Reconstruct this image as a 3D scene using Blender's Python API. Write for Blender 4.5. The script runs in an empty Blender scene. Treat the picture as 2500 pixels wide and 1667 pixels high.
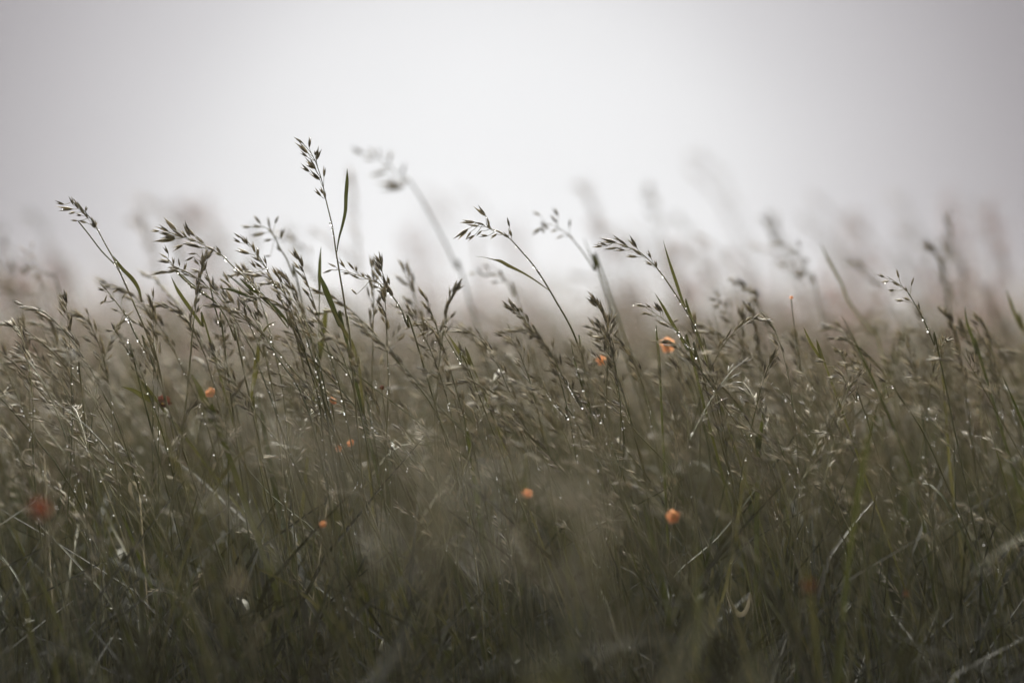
import bpy, math, random
import numpy as np
from mathutils import Vector

random.seed(11)
rng = np.random.default_rng(11)
C = bpy.context.scene
COL = C.collection

# ------------------------------------------------------------------ camera
CAM_Z, LENS, FOCUS = 0.80, 85.0, 1.80
PITCH = math.radians(0.51)
cam_data = bpy.data.cameras.new('camera')
cam = bpy.data.objects.new('camera', cam_data)
COL.objects.link(cam)
cam.location = (0, 0, CAM_Z)
cam.rotation_euler = (math.radians(90) - PITCH, 0, 0)
cam_data.lens = LENS
cam_data.sensor_width = 36.0
cam_data.clip_start = 0.02
cam_data.clip_end = 3000
cam_data.dof.use_dof = True
cam_data.dof.focus_distance = FOCUS
cam_data.dof.aperture_fstop = 1.8
cam_data.dof.aperture_blades = 0
C.camera = cam

# ------------------------------------------------------------------ sky
SUN_EL, SUN_ROT = math.radians(40), math.radians(-4)
w = bpy.data.worlds.new('World')
C.world = w
w.use_nodes = True
nt = w.node_tree
nt.nodes.clear()
def N(t, tree=None, **kw):
    n = (tree or nt).nodes.new(t)
    for k, v in kw.items():
        setattr(n, k, v)
    return n
out = N('ShaderNodeOutputWorld')
bg = N('ShaderNodeBackground')
bg.inputs['Strength'].default_value = 0.10
sky = N('ShaderNodeTexSky', sky_type='NISHITA')
sky.sun_disc = False
sky.sun_elevation = SUN_EL
sky.sun_rotation = SUN_ROT
sky.air_density = 1.0
sky.dust_density = 4.0
hs = N('ShaderNodeHueSaturation')
hs.inputs['Saturation'].default_value = 0.06
nt.links.new(sky.outputs[0], hs.inputs['Color'])
# cloud cover: overcast, brightest low ahead, with lens vignetting put into its falloff
tc = N('ShaderNodeTexCoord')
dot = N('ShaderNodeVectorMath', operation='DOT_PRODUCT')
gd = Vector((-0.012, 1.0, 0.022)).normalized()
dot.inputs[1].default_value = gd
nt.links.new(tc.outputs['Generated'], dot.inputs[0])
ac = N('ShaderNodeMath', operation='ARCCOSINE')
nt.links.new(dot.outputs['Value'], ac.inputs[0])
ramp = N('ShaderNodeValToRGB')
mr = N('ShaderNodeMapRange')
mr.inputs['From Min'].default_value = 0
mr.inputs['From Max'].default_value = math.radians(90)
nt.links.new(ac.outputs[0], mr.inputs['Value'])
nt.links.new(mr.outputs[0], ramp.inputs['Fac'])
cr = ramp.color_ramp
cr.interpolation = 'B_SPLINE'
SKY = [(0.0, (.83, .835, .85)), (0.047, (.82, .825, .84)), (0.073, (.74, .74, .755)), (0.093, (.58, .57, .59)), (0.115, (.455, .44, .46)),
       (0.137, (.335, .315, .335)), (0.16, (.24, .222, .24)), (0.4, (.26, .25, .25)), (1.0, (.25, .243, .238))]
while len(cr.elements) < len(SKY):
    cr.elements.new(0.5)
for e, (p, c) in zip(cr.elements, SKY):
    e.position = p
    e.color = (*c, 1)
sc10 = N('ShaderNodeVectorMath', operation='SCALE')
sc10.inputs['Scale'].default_value = 10.0
# bright lobe above the frame, added to backlight the grass; no source seen there
ld = N('ShaderNodeVectorMath', operation='DOT_PRODUCT')
ld.inputs[1].default_value = Vector((-0.06, math.cos(math.radians(39)), math.sin(math.radians(39)))).normalized()
nt.links.new(tc.outputs['Generated'], ld.inputs[0])
zr = N('ShaderNodeMapRange', interpolation_type='SMOOTHSTEP')
zr.inputs['From Min'].default_value = 0.875
zr.inputs['From Max'].default_value = 0.98
zr.inputs['To Max'].default_value = 52.0
nt.links.new(ld.outputs['Value'], zr.inputs['Value'])
zc = N('ShaderNodeVectorMath', operation='SCALE')
zc.inputs[0].default_value = (1.0, .975, .915)
nt.links.new(zr.outputs[0], zc.inputs['Scale'])
za = N('ShaderNodeVectorMath', operation='ADD')
nt.links.new(ramp.outputs['Color'], za.inputs[0])
nt.links.new(zc.outputs[0], za.inputs[1])
cn = N('ShaderNodeTexNoise')
cn.inputs['Scale'].default_value = 4.5
cn.inputs['Detail'].default_value = 4
nt.links.new(tc.outputs['Generated'], cn.inputs['Vector'])
cm = N('ShaderNodeMapRange')
cm.inputs['From Min'].default_value = 0.3
cm.inputs['From Max'].default_value = 0.7
cm.inputs['To Min'].default_value = 8.9
cm.inputs['To Max'].default_value = 9.9
nt.links.new(cn.outputs['Fac'], cm.inputs['Value'])
nt.links.new(cm.outputs[0], sc10.inputs['Scale'])
nt.links.new(za.outputs[0], sc10.inputs[0])
mix = N('ShaderNodeMix', data_type='RGBA')
mix.inputs['Factor'].default_value = 0.93
nt.links.new(hs.outputs[0], mix.inputs['A'])
nt.links.new(sc10.outputs[0], mix.inputs['B'])
nt.links.new(mix.outputs['Result'], bg.inputs['Color'])
nt.links.new(bg.outputs[0], out.inputs['Surface'])

# ------------------------------------------------------------------ veiled sun
sd = bpy.data.lights.new('sun', 'SUN')
sd.energy = 1.5
sd.angle = math.radians(30)
sd.color = (1.0, 0.94, 0.85)
so = bpy.data.objects.new('sun', sd)
COL.objects.link(so)
sdir = Vector((math.sin(SUN_ROT) * math.cos(SUN_EL), math.cos(SUN_ROT) * math.cos(SUN_EL), math.sin(SUN_EL)))
so.rotation_euler = sdir.to_track_quat('Z', 'Y').to_euler()
so.location = sdir * 30

# ------------------------------------------------------------------ render settings
C.view_settings.view_transform = 'Standard'
C.view_settings.look = 'None'
C.view_settings.exposure = 0.12
C.view_settings.gamma = 1.0
cy = C.cycles
cy.max_bounces = 6
cy.diffuse_bounces = 1
cy.glossy_bounces = 2
cy.transmission_bounces = 3
cy.transparent_max_bounces = 4
cy.volume_bounces = 1
cy.caustics_reflective = False
cy.caustics_refractive = False
cy.use_denoising = True
cy.denoising_input_passes = 'RGB_ALBEDO_NORMAL'
cy.use_adaptive_sampling = False
cy.sample_clamp_indirect = 4.0

# ------------------------------------------------------------------ materials
def base_mat(name):
    m = bpy.data.materials.new(name)
    m.use_nodes = True
    t = m.node_tree
    t.nodes.clear()
    o = N('ShaderNodeOutputMaterial', t)
    return m, t, o

def plant_mat(name, cols, rough, translucency, spec=0.5, scale=180.0, stretch=(1, 1, 1)):
    """matte plant tissue; colour drifts from stalk to stalk and along each piece"""
    m, t, o = base_mat(name)
    geo = N('ShaderNodeNewGeometry', t)
    obi = N('ShaderNodeObjectInfo', t)
    add = N('ShaderNodeMath', t, operation='ADD')
    fr = N('ShaderNodeMath', t, operation='FRACT')
    t.links.new(geo.outputs['Random Per Island'], add.inputs[0])
    t.links.new(obi.outputs['Random'], add.inputs[1])
    t.links.new(add.outputs[0], fr.inputs[0])
    tco = N('ShaderNodeTexCoord', t)
    mp = N('ShaderNodeMapping', t)
    mp.inputs['Scale'].default_value = stretch
    nz = N('ShaderNodeTexNoise', t)
    nz.inputs['Scale'].default_value = scale
    nz.inputs['Detail'].default_value = 2
    t.links.new(tco.outputs['Object'], mp.inputs['Vector'])
    t.links.new(mp.outputs[0], nz.inputs['Vector'])
    mx = N('ShaderNodeMath', t, operation='MULTIPLY_ADD')
    mx.inputs[1].default_value = 0.5
    t.links.new(nz.outputs['Fac'], mx.inputs[0])
    sub = N('ShaderNodeMath', t, operation='MULTIPLY_ADD')
    sub.inputs[1].default_value = 0.75
    sub.inputs[2].default_value = -0.12
    t.links.new(fr.outputs[0], sub.inputs[0])
    t.links.new(sub.outputs[0], mx.inputs[2])
    rp = N('ShaderNodeValToRGB', t)
    while len(rp.color_ramp.elements) < len(cols):
        rp.color_ramp.elements.new(0.5)
    for i, (e, c) in enumerate(zip(rp.color_ramp.elements, cols)):
        e.position = i / (len(cols) - 1)
        e.color = (*c, 1)
    t.links.new(mx.outputs[0], rp.inputs['Fac'])
    p = N('ShaderNodeBsdfPrincipled', t)
    p.inputs['Roughness'].default_value = rough
    p.inputs['Specular IOR Level'].default_value = spec
    t.links.new(rp.outputs[0], p.inputs['Base Color'])
    if translucency > 0:
        tr = N('ShaderNodeBsdfTranslucent', t)
        t.links.new(rp.outputs[0], tr.inputs['Color'])
        ms = N('ShaderNodeMixShader', t)
        ms.inputs[0].default_value = translucency
        t.links.new(p.outputs[0], ms.inputs[1])
        t.links.new(tr.outputs[0], ms.inputs[2])
        t.links.new(ms.outputs[0], o.inputs['Surface'])
    else:
        t.links.new(p.outputs[0], o.inputs['Surface'])
    return m

M = {}
M['seed'] = plant_mat('seed_husk', [(.08, .064, .046), (.17, .148, .098), (.34, .295, .195), (.50, .43, .30)], .58, .35, .3, 300)
M['stem'] = plant_mat('grass_stem', [(.052, .056, .014), (.095, .092, .03), (.19, .17, .085), (.12, .105, .05)], .55, 0.0, .3, 60)
M['leaf'] = plant_mat('leaf_blade', [(.030, .036, .007), (.048, .052, .009), (.074, .070, .015), (.12, .105, .04)], .55, .17, .2, 40)
M['under'] = plant_mat('undergrowth_shade_blade', [(.010, .0115, .003), (.016, .0165, .0035), (.023, .0215, .005), (.034, .029, .011)], .65, .12, .12, 40)  # leaf colours darkened, putting the shade deep in the stand into them
M['pale_seed'] = plant_mat('pale_seed_husk', [(.26, .205, .165), (.38, .315, .26), (.48, .41, .34), (.56, .485, .41)], .6, .35, .3, 200)
M['dry'] = plant_mat('dry_leaf', [(.13, .11, .07), (.18, .155, .105), (.24, .21, .155)], .55, .3, .4, 80)
M['rust'] = plant_mat('rust_seed', [(.34, .20, .165), (.42, .28, .24), (.50, .37, .33)], .6, .2, .3, 200)
M['orange'] = plant_mat('orange_petal', [(.52, .20, .085), (.66, .29, .13), (.74, .39, .19)], .5, .3, .3, 120)
M['red'] = plant_mat('red_petal', [(.065, .016, .009), (.10, .026, .013), (.14, .04, .018)], .5, .3, .3, 120)
M['yellow'] = plant_mat('flower_eye', [(.6, .36, .05), (.75, .5, .1)], .6, 0, .3, 200)

def dew_mat():
    m, t, o = base_mat('dew_water')
    p = N('ShaderNodeBsdfPrincipled', t)
    p.inputs['Base Color'].default_value = (1, 1, 1, 1)
    p.inputs['Roughness'].default_value = 0.0
    p.inputs['IOR'].default_value = 1.33
    p.inputs['Transmission Weight'].default_value = 1.0
    t.links.new(p.outputs[0], o.inputs['Surface'])
    return m
M['dew'] = dew_mat()

def soil_mat():
    m, t, o = base_mat('soil')
    tco = N('ShaderNodeTexCoord', t)
    nz = N('ShaderNodeTexNoise', t)
    nz.inputs['Scale'].default_value = 6
    nz.inputs['Detail'].default_value = 8
    t.links.new(tco.outputs['Object'], nz.inputs['Vector'])
    rp = N('ShaderNodeValToRGB', t)
    rp.color_ramp.elements[0].color = (.035, .03, .018, 1)
    rp.color_ramp.elements[1].color = (.085, .075, .045, 1)
    t.links.new(nz.outputs['Fac'], rp.inputs['Fac'])
    p = N('ShaderNodeBsdfPrincipled', t)
    p.inputs['Roughness'].default_value = .95
    t.links.new(rp.outputs[0], p.inputs['Base Color'])
    bp = N('ShaderNodeBump', t)
    bp.inputs['Strength'].default_value = .6
    t.links.new(nz.outputs['Fac'], bp.inputs['Height'])
    t.links.new(bp.outputs[0], p.inputs['Normal'])
    t.links.new(p.outputs[0], o.inputs['Surface'])
    return m
M['soil'] = soil_mat()

# ------------------------------------------------------------------ mesh builder
def vec(a):
    return np.asarray(a, float)

def unit(v):
    v = vec(v)
    n = np.linalg.norm(v)
    return v / n if n > 1e-12 else vec((0, 0, 1))

def smooth_path(pts, n):
    """Catmull-Rom through the points, n samples"""
    p = [vec(q) for q in pts]
    if len(p) < 3:
        return np.array([p[0] + (p[-1] - p[0]) * i / (n - 1) for i in range(n)])
    p = [2 * p[0] - p[1]] + p + [2 * p[-1] - p[-2]]
    seg = len(p) - 3
    o = []
    for i in range(n):
        u = i / (n - 1) * seg
        k = min(int(u), seg - 1)
        t = u - k
        a, b, c, d = p[k:k + 4]
        o.append(0.5 * ((2 * b) + (c - a) * t + (2 * a - 5 * b + 4 * c - d) * t * t + (3 * b - a - 3 * c + d) * t ** 3))
    return np.array(o)

class MB:
    def __init__(s):
        s.v, s.f, s.m, s.n = [], [], [], 0
    def add(s, v, f, mi=0):
        s.v.append(np.asarray(v, float))
        f = np.asarray(f, np.int64)
        s.f.append(f + s.n)
        s.m.append(np.full(len(f), mi, np.int32))
        s.n += len(v)
    def rings(s, ctr, rad, sides, mi=0, flat=1.0, hint=None, twist=0.0):
        """a tube through ctr with radii rad, triangles"""
        ctr = np.asarray(ctr, float)
        n = len(ctr)
        tan = np.gradient(ctr, axis=0)
        u = None
        V = []
        for i in range(n):
            t = unit(tan[i])
            if u is None:
                h = vec(hint) if hint is not None else vec((0.31, 0.83, 0.2))
                u = h - t * (h @ t)
                if np.linalg.norm(u) < 1e-4:
                    u = np.cross(t, (1, 0, 0))
                u = unit(u)
            else:
                u = unit(u - t * (u @ t))
            b = np.cross(t, u)
            for k in range(sides):
                a = 2 * math.pi * k / sides + twist * i
                V.append(ctr[i] + (u * math.cos(a) * flat + b * math.sin(a)) * rad[i])
        F = []
        for i in range(n - 1):
            for k in range(sides):
                a, b_ = i * sides + k, i * sides + (k + 1) % sides
                c, d = a + sides, b_ + sides
                F += [(a, b_, d), (a, d, c)]
        s.add(V, F, mi)
    def ribbon(s, pts, wid, nrm, fold=0.25, mi=0):
        """a blade folded along its midrib"""
        pts = np.asarray(pts, float)
        tan = np.gradient(pts, axis=0)
        V = []
        nrm = vec(nrm)
        for i in range(len(pts)):
            t = unit(tan[i])
            nn = nrm[i] if nrm.ndim == 2 else nrm
            side = unit(np.cross(t, nn))
            up = np.cross(side, t)
            hw = wid[i] * .5
            V += [pts[i] - side * hw + up * hw * fold * 2, pts[i], pts[i] + side * hw + up * hw * fold * 2]
        F = []
        for i in range(len(pts) - 1):
            a = i * 3
            for k in (0, 1):
                F += [(a + k, a + k + 1, a + k + 4), (a + k, a + k + 4, a + k + 3)]
        s.add(V, F, mi)
    def spikelet(s, base, d, L, W, detail=2, mi=0, rnd=random):
        """an oat-like spikelet: two or three pointed husks that part at the tip"""
        base, d = vec(base), unit(d)
        h = unit(np.cross(d, unit((rnd.uniform(-1, 1), rnd.uniform(-1, 1), rnd.uniform(-1, 1)))))
        if detail >= 2:
            prof = [(0, .22), (.14, .72), (.32, 1.0), (.52, .88), (.72, .5), (.88, .2), (1.0, .03)]
            husks = [(h, .10, 1.0, 1.0, 6), (-h, .12, .86, .85, 6), (np.cross(d, h), .05, .66, .7, 5)]
        elif detail == 1:
            prof = [(0, .25), (.3, 1.0), (.65, .6), (1.0, .03)]
            husks = [(h, .08, 1.0, 1.0, 4), (-h, .14, .85, .8, 4)]
        else:
            prof = [(0, .2), (.35, 1.0), (1.0, .03)]
            husks = [(h, .0, 1.0, 1.1, 3)]
        for (hh, spread, ls, ws, sides) in husks:
            c, r = [], []
            for (u, q) in prof:
                c.append(base + d * L * ls * u + hh * L * spread * u ** 1.6 + hh * W * .18 * min(1, u * 5))
                r.append(W * .5 * ws * q)
            s.rings(c, r, sides, mi, flat=.75, hint=hh)
    def ico(s, c, r, mi=0):
        v, f = ICO
        s.add(v * r + vec(c), f, mi)
    def arrays(s):
        return np.concatenate(s.v), np.concatenate(s.f), np.concatenate(s.m)
    def build(s, name, mats, parent=None, origin=None):
        V, F, MI = s.arrays()
        if origin is not None:
            V = V - vec(origin)
        me = to_mesh(name, V, F, MI, mats)
        return link(name, me, parent)

def to_mesh(name, V, F, MI, mats):
    me = bpy.data.meshes.new(name)
    me.vertices.add(len(V))
    me.vertices.foreach_set('co', np.ascontiguousarray(V, np.float32).ravel())
    me.loops.add(len(F) * 3)
    me.loops.foreach_set('vertex_index', np.ascontiguousarray(F, np.int32).ravel())
    me.polygons.add(len(F))
    me.polygons.foreach_set('loop_start', np.arange(0, len(F) * 3, 3, dtype=np.int32))
    me.polygons.foreach_set('loop_total', np.full(len(F), 3, np.int32))
    me.polygons.foreach_set('material_index', np.ascontiguousarray(MI, np.int32))
    me.polygons.foreach_set('use_smooth', np.ones(len(F), bool))
    for m in mats:
        me.materials.append(m)
    me.update(calc_edges=True)
    return me

def link(name, me, parent=None):
    o = bpy.data.objects.new(name, me)
    COL.objects.link(o)
    if parent is not None:
        o.parent = parent
    return o

def make_ico():
    import bmesh
    bm = bmesh.new()
    bmesh.ops.create_icosphere(bm, subdivisions=2, radius=1)
    v = np.array([x.co[:] for x in bm.verts])
    f = np.array([[q.index for q in x.verts] for x in bm.faces])
    bm.free()
    return v, f
ICO = make_ico()

def tag(o, label=None, cat=None, group=None, kind=None):
    if label: o['label'] = label
    if cat: o['category'] = cat
    if group: o['group'] = group
    if kind: o['kind'] = kind
    return o

def empty(name, loc):
    o = bpy.data.objects.new(name, None)
    o.empty_display_size = 0.05
    o.location = loc
    COL.objects.link(o)
    return o

# ------------------------------------------------------------------ from the photograph's frame to points in the meadow
K = 36.0 / LENS / 2500.0
FWD = vec((0, math.cos(PITCH), -math.sin(PITCH)))
UP = vec((0, math.sin(PITCH), math.cos(PITCH)))
RIGHT = vec((1, 0, 0))
CAMP = vec((0, 0, CAM_Z))
def P(x, y, d):
    return CAMP + FWD * d + RIGHT * ((x - 1250.0) * K * d) + UP * ((833.5 - y) * K * d)
S = 1 / 3.136
ORG = {1: (0, 400), 2: (500, 300), 3: (1050, 400), 4: (1600, 350), 5: (1875, 450), 6: (500, 750), 7: (1050, 800), 8: (1600, 800), 9: (0, 850), 0: (0, 0)}
def q(c, x, y):
    if c == 0:
        return x, y
    return ORG[c][0] + x * S, ORG[c][1] + y * S

def to_ground(pts, lean=None):
    """carry a stalk on downwards from its last seen point to the soil"""
    a, b = vec(pts[-1]), vec(pts[-2])
    d = unit(a - b)
    if d[2] > -0.35:
        d = unit((d[0], d[1], -0.6))
    h = a[2]
    dx = d[0] / -d[2] * h * 0.42
    p1 = a + vec((dx * .55, 0, -h * .38))
    p2 = a + vec((dx * .9, 0, -h * .75))
    p3 = a + vec((dx, 0, -h))
    return list(pts) + [p1, p2, p3]

def dew_on(pts, n, r0=.0004, r1=.0010, lo=.0, hi=.6):
    """beads of water hanging along a stalk"""
    mb = MB()
    k = len(pts)
    for _ in range(n):
        u = random.uniform(lo, hi) * (k - 1)
        i = int(u)
        p = pts[i] + (pts[min(i + 1, k - 1)] - pts[i]) * (u - i)
        r = random.uniform(r0, r1) * (1 if random.random() < .8 else 1.35)
        a = random.uniform(0, 6.283)
        mb.ico(p + vec((math.cos(a) * .0006, math.sin(a) * .0006, -r * .6)), r)
    return mb

# ------------------------------------------------------------------ ground
g = MB()
gx = np.concatenate([np.linspace(-130, -8, 8), np.linspace(-6, 6, 41), np.linspace(8, 130, 8)])
gy = np.concatenate([np.linspace(-90, -5, 6), np.linspace(-3, 12, 51), np.linspace(15, 170, 12)])
GV = [(x, y, (.012 * math.sin(x * 2.1 + 1) * math.cos(y * 1.7) - .012) if abs(x) < 6 and -3 < y < 12 else -.012) for y in gy for x in gx]
GF = []
for j in range(len(gy) - 1):
    for i in range(len(gx) - 1):
        a = j * len(gx) + i
        GF += [(a, a + 1, a + len(gx) + 1), (a, a + len(gx) + 1, a + len(gx))]
g.add(GV, GF)
tag(g.build('ground', [M['soil']]), kind='structure')

# ------------------------------------------------------------------ the stalks one can single out in the photograph
def hero(label, c, stem, rachis, spikes, depth=FOCUS, leaves=(), dew=14, stem_r=.00042, spread=.004, seed='seed', sw=.2, second=None, detail=2, extra=0, group='grass stalks standing out of the meadow'):
    """stem: points from the head's base downwards; rachis: points from the head's base to its tip;
    spikes: (base x, base y, tip x, tip y); leaves: (points from the stem out, widths in pixels)"""
    top = [P(*q(c, *p), depth) for p in stem]
    path = to_ground(top)
    root = empty('grass_stalk', tuple(path[-1]))
    tag(root, label, 'grass stalk', group)
    o = path[-1]
    n = 40
    sp = smooth_path(path, n)
    mb = MB()
    mb.rings(sp, [stem_r * (1 + 1.1 * (i / n) ** .7) for i in range(n)], 6)
    if second:
        s2 = [P(*q(c, *p), depth + .004) for p in second]
        mb.rings(smooth_path(s2, 24), [stem_r * 1.25] * 24, 6)
    mb.build('stem', [M['stem']], root, o)
    r = smooth_path([P(*q(c, *p), depth) for p in rachis], 16)
    hb = MB()
    hb.rings(r, [stem_r * (1 - .6 * i / 15) for i in range(16)], 5)
    sl = list(spikes)
    for _ in range(extra):
        t = random.uniform(.1, 1)
        k = min(int(t * (len(rachis) - 1)), len(rachis) - 2)
        a, b = vec(rachis[k]), vec(rachis[k + 1])
        p = a + (b - a) * random.random()
        d = unit(b - a)
        sd_ = vec((-d[1], d[0])) * random.choice((-1, 1)) * random.uniform(4, 22)
        p = p + sd_
        e = p + (d * random.uniform(.8, 1) + unit(sd_) * random.uniform(.05, .45)) * random.uniform(50, 78)
        sl.append((p[0], p[1], e[0], e[1]))
    placed = []
    for (x0, y0, x1, y1) in sl:
        dz = random.uniform(-spread, spread)
        a = P(*q(c, x0, y0), depth + dz)
        b = P(*q(c, x1, y1), depth + dz + random.uniform(-.002, .002))
        # pedicel from the nearest lower node of the rachis
        dd = np.linalg.norm(r - a, axis=1)
        i = max(0, int(dd.argmin()) - 2)
        midp = (r[i] + a) / 2 + (a - r[i]) * .08 + vec((0, 0, -.0006))
        hb.rings(smooth_path([r[i], midp, a], 6), [.00022, .0002, .0002, .00018, .00018, .0002], 4)
        placed.append((a, b))
    head = hb.build('seed_head', [M['stem']], root, o)
    for (a, b) in placed:
        L = np.linalg.norm(b - a)
        s_ = MB()
        s_.spikelet(a, b - a, L, max(.0016, L * sw * random.uniform(.85, 1.15)), detail)
        s_.build('spikelet', [M[seed]], head, o)
    for (lp, lw) in leaves:
        pts = smooth_path([P(*q(c, *p), depth + .002 * i) for i, p in enumerate(lp)], 22)
        ws = np.interp(np.linspace(0, len(lw) - 1, 22), range(len(lw)), lw) * (S if c else 1) * K * depth
        lb = MB()
        lb.ribbon(pts, ws, (0.25, -1, .2), .22)
        lb.build('leaf_blade', [M['leaf']], root, o)
    if dew:
        d = dew_on(sp, dew, hi=.45)
        for (a, b) in placed:
            if random.random() < .3:
                d.ico(a + (b - a) * random.uniform(.2, 1) + vec((0, 0, -.0006)), random.uniform(.0003, .0007))
        tag(d.build('dew', [M['dew']], root, o), kind='stuff')
    return root

hero('tallest sharp grass stalk with an upright seed head and one flag leaf beside it', 2,
     [(925, 580), (975, 790), (1005, 990), (1020, 1080), (1040, 1200), (1065, 1350), (1095, 1568), (1120, 1750)],
     [(925, 580), (900, 460), (870, 360), (830, 260), (780, 190), (730, 140)],
     [(752, 155, 676, 106), (778, 215, 692, 136), (790, 235, 716, 162), (799, 190, 808, 100), (855, 285, 885, 178), (852, 360, 775, 252),
      (842, 352, 762, 300), (882, 438, 792, 364), (800, 375, 726, 318), (912, 415, 919, 326), (890, 562, 832, 498), (906, 545, 878, 488),
      (922, 578, 914, 515), (785, 262, 722, 215), (845, 250, 850, 205)],
     leaves=[([(1008, 1000), (1028, 880), (1052, 790), (1075, 680), (1080, 560), (1088, 450), (1090, 350)], [7, 14, 20, 26, 30, 28, 2])], dew=10)
hero('tall softly blurred grass stalk with sparse drooping head right behind the tallest one', 2,
     [(1560, 430), (1650, 570), (1750, 750), (1850, 940), (1930, 1120), (2010, 1300)],
     [(1560, 430), (1490, 400), (1400, 320), (1320, 260), (1220, 235)],
     [(1215, 238, 1112, 190), (1295, 248, 1258, 184), (1338, 255, 1328, 190), (1412, 295, 1428, 205), (1512, 392, 1532, 306), (1392, 372, 1250, 408),
      (1522, 488, 1304, 486), (1292, 276, 1210, 280), (1455, 442, 1388, 430), (1420, 330, 1340, 340), (1560, 440, 1480, 455)],
     depth=2.12, stem_r=.0006, dew=0, sw=.22, group='grass stalks blurred behind the sharp ones')
hero('sharp grass stalk furthest to the left edge, head pointing left with a long second stem', 1,
     [(740, 490), (820, 640), (880, 745), (950, 900), (1030, 1080), (1100, 1240), (1150, 1370), (1190, 1500), (1230, 1620)],
     [(740, 490), (690, 415), (640, 355), (590, 300), (545, 255)],
     [(492, 312, 415, 288), (558, 347, 426, 343), (576, 370, 518, 380), (625, 395, 575, 388), (592, 435, 536, 432), (662, 450, 598, 438),
      (562, 315, 532, 240), (602, 345, 558, 268), (642, 385, 588, 288), (672, 418, 638, 348), (737, 490, 694, 398), (726, 492, 688, 440),
      (655, 362, 666, 322), (732, 482, 738, 428)],
     second=[(600, 440), (680, 540), (780, 670), (895, 790), (950, 900), (1020, 1050)],
     leaves=[([(1085, 1060), (1060, 960), (1010, 880), (940, 810), (895, 750), (865, 705)], [10, 26, 34, 28, 20, 3])], dew=20)
hero('sharp grass stalk with the fullest arching head on the left, bent to the left', 1,
     [(1700, 700), (1800, 800), (1900, 895), (1985, 985), (2060, 1070), (2200, 1250), (2330, 1450)],
     [(1700, 700), (1620, 655), (1540, 610), (1450, 572), (1350, 540), (1250, 512)],
     [(1222, 517, 1146, 508), (1292, 518, 1190, 466), (1352, 515, 1250, 416), (1342, 562, 1206, 545), (1342, 572, 1166, 598), (1402, 562, 1290, 500),
      (1432, 565, 1378, 500), (1452, 555, 1405, 436), (1492, 555, 1415, 478), (1502, 592, 1425, 570), (1402, 620, 1312, 662), (1562, 612, 1488, 545),
      (1552, 642, 1456, 630), (1522, 632, 1386, 600), (1692, 690, 1645, 625), (1642, 662, 1560, 625), (1702, 702, 1636, 680), (1300, 540, 1215, 520)], dew=14)
hero('short sharp grass stalk tucked under the fullest arching head on the left', 1,
     [(1345, 800), (1400, 870), (1470, 935), (1570, 1000), (1650, 1060), (1720, 1160), (1760, 1240), (1800, 1350), (1850, 1500)],
     [(1345, 800), (1310, 755), (1270, 715), (1230, 690)],
     [(1290, 690, 1248, 618), (1302, 757, 1196, 732), (1282, 722, 1218, 684), (1342, 794, 1276, 795), (1376, 782, 1364, 716), (1300, 742, 1205, 745), (1330, 770, 1325, 705)],
     leaves=[([(1660, 1070), (1570, 1000), (1470, 935), (1400, 870), (1320, 798)], [8, 22, 30, 26, 4])], dew=16)
hero('sharp thin grass stalk with small hanging spikelets below the arching head on the left', 1,
     [(1620, 985), (1640, 1080), (1690, 1250), (1720, 1400)],
     [(1620, 985), (1600, 890), (1575, 800), (1552, 700), (1545, 640)],
     [(1502, 686, 1438, 692), (1482, 712, 1413, 748), (1522, 772, 1475, 722), (1546, 782, 1530, 718), (1410, 822, 1425, 748), (1532, 826, 1448, 810),
      (1597, 902, 1560, 838), (1560, 750, 1540, 680), (1545, 920, 1470, 912), (1630, 960, 1615, 850), (1600, 945, 1500, 935)], dew=8)
hero('small sharp grass stalk with loose spread spikelets leaning on the far left', 1,
     [(950, 1145), (990, 1205), (1040, 1315), (1120, 1450), (1180, 1560)],
     [(950, 1145), (880, 1045), (820, 970), (780, 925)],
     [(822, 972, 762, 906), (800, 970, 738, 950), (800, 1060, 818, 1000), (798, 1050, 758, 1078), (882, 1048, 828, 1000), (865, 982, 922, 948),
      (935, 1032, 982, 968), (905, 1126, 842, 1104), (950, 1150, 945, 1108), (860, 1340, 900, 1312), (1050, 1225, 980, 1178), (1100, 1255, 1045, 1190)], dew=18)
hero('sharp grass stalk low on the far left with three dark spikelets at its bent tip', 1,
     [(920, 1330), (960, 1400), (1010, 1500), (1050, 1600)], [(920, 1330), (890, 1290), (870, 1250)],
     [(860, 1280, 790, 1272), (882, 1278, 856, 1200), (912, 1318, 878, 1250), (900, 1310, 860, 1345)], dew=8)
hero('dewy grass stalk with upright bristling head low near the far left', 1,
     [(600, 1520), (605, 1600), (625, 1720)], [(600, 1520), (580, 1450), (550, 1400), (520, 1360)],
     [(545, 1420, 500, 1385), (560, 1430, 525, 1350), (580, 1500, 530, 1440), (590, 1500, 560, 1400), (595, 1530, 530, 1525), (604, 1560, 590, 1430), (570, 1560, 525, 1530)], dew=26)
hero('sharp small grass stalk with paired dark spikelets under the crossing green leaf', 1,
     [(1900, 1205), (1950, 1320), (2020, 1480), (2060, 1600)], [(1900, 1205), (1870, 1130), (1840, 1070), (1800, 1040)],
     [(1792, 1072, 1718, 955), (1772, 1062, 1698, 1045), (1832, 1112, 1814, 1016), (1832, 1138, 1762, 1120), (1888, 1162, 1855, 1068), (1897, 1202, 1848, 1118), (1842, 1122, 1788, 1098)], dew=12)
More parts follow.
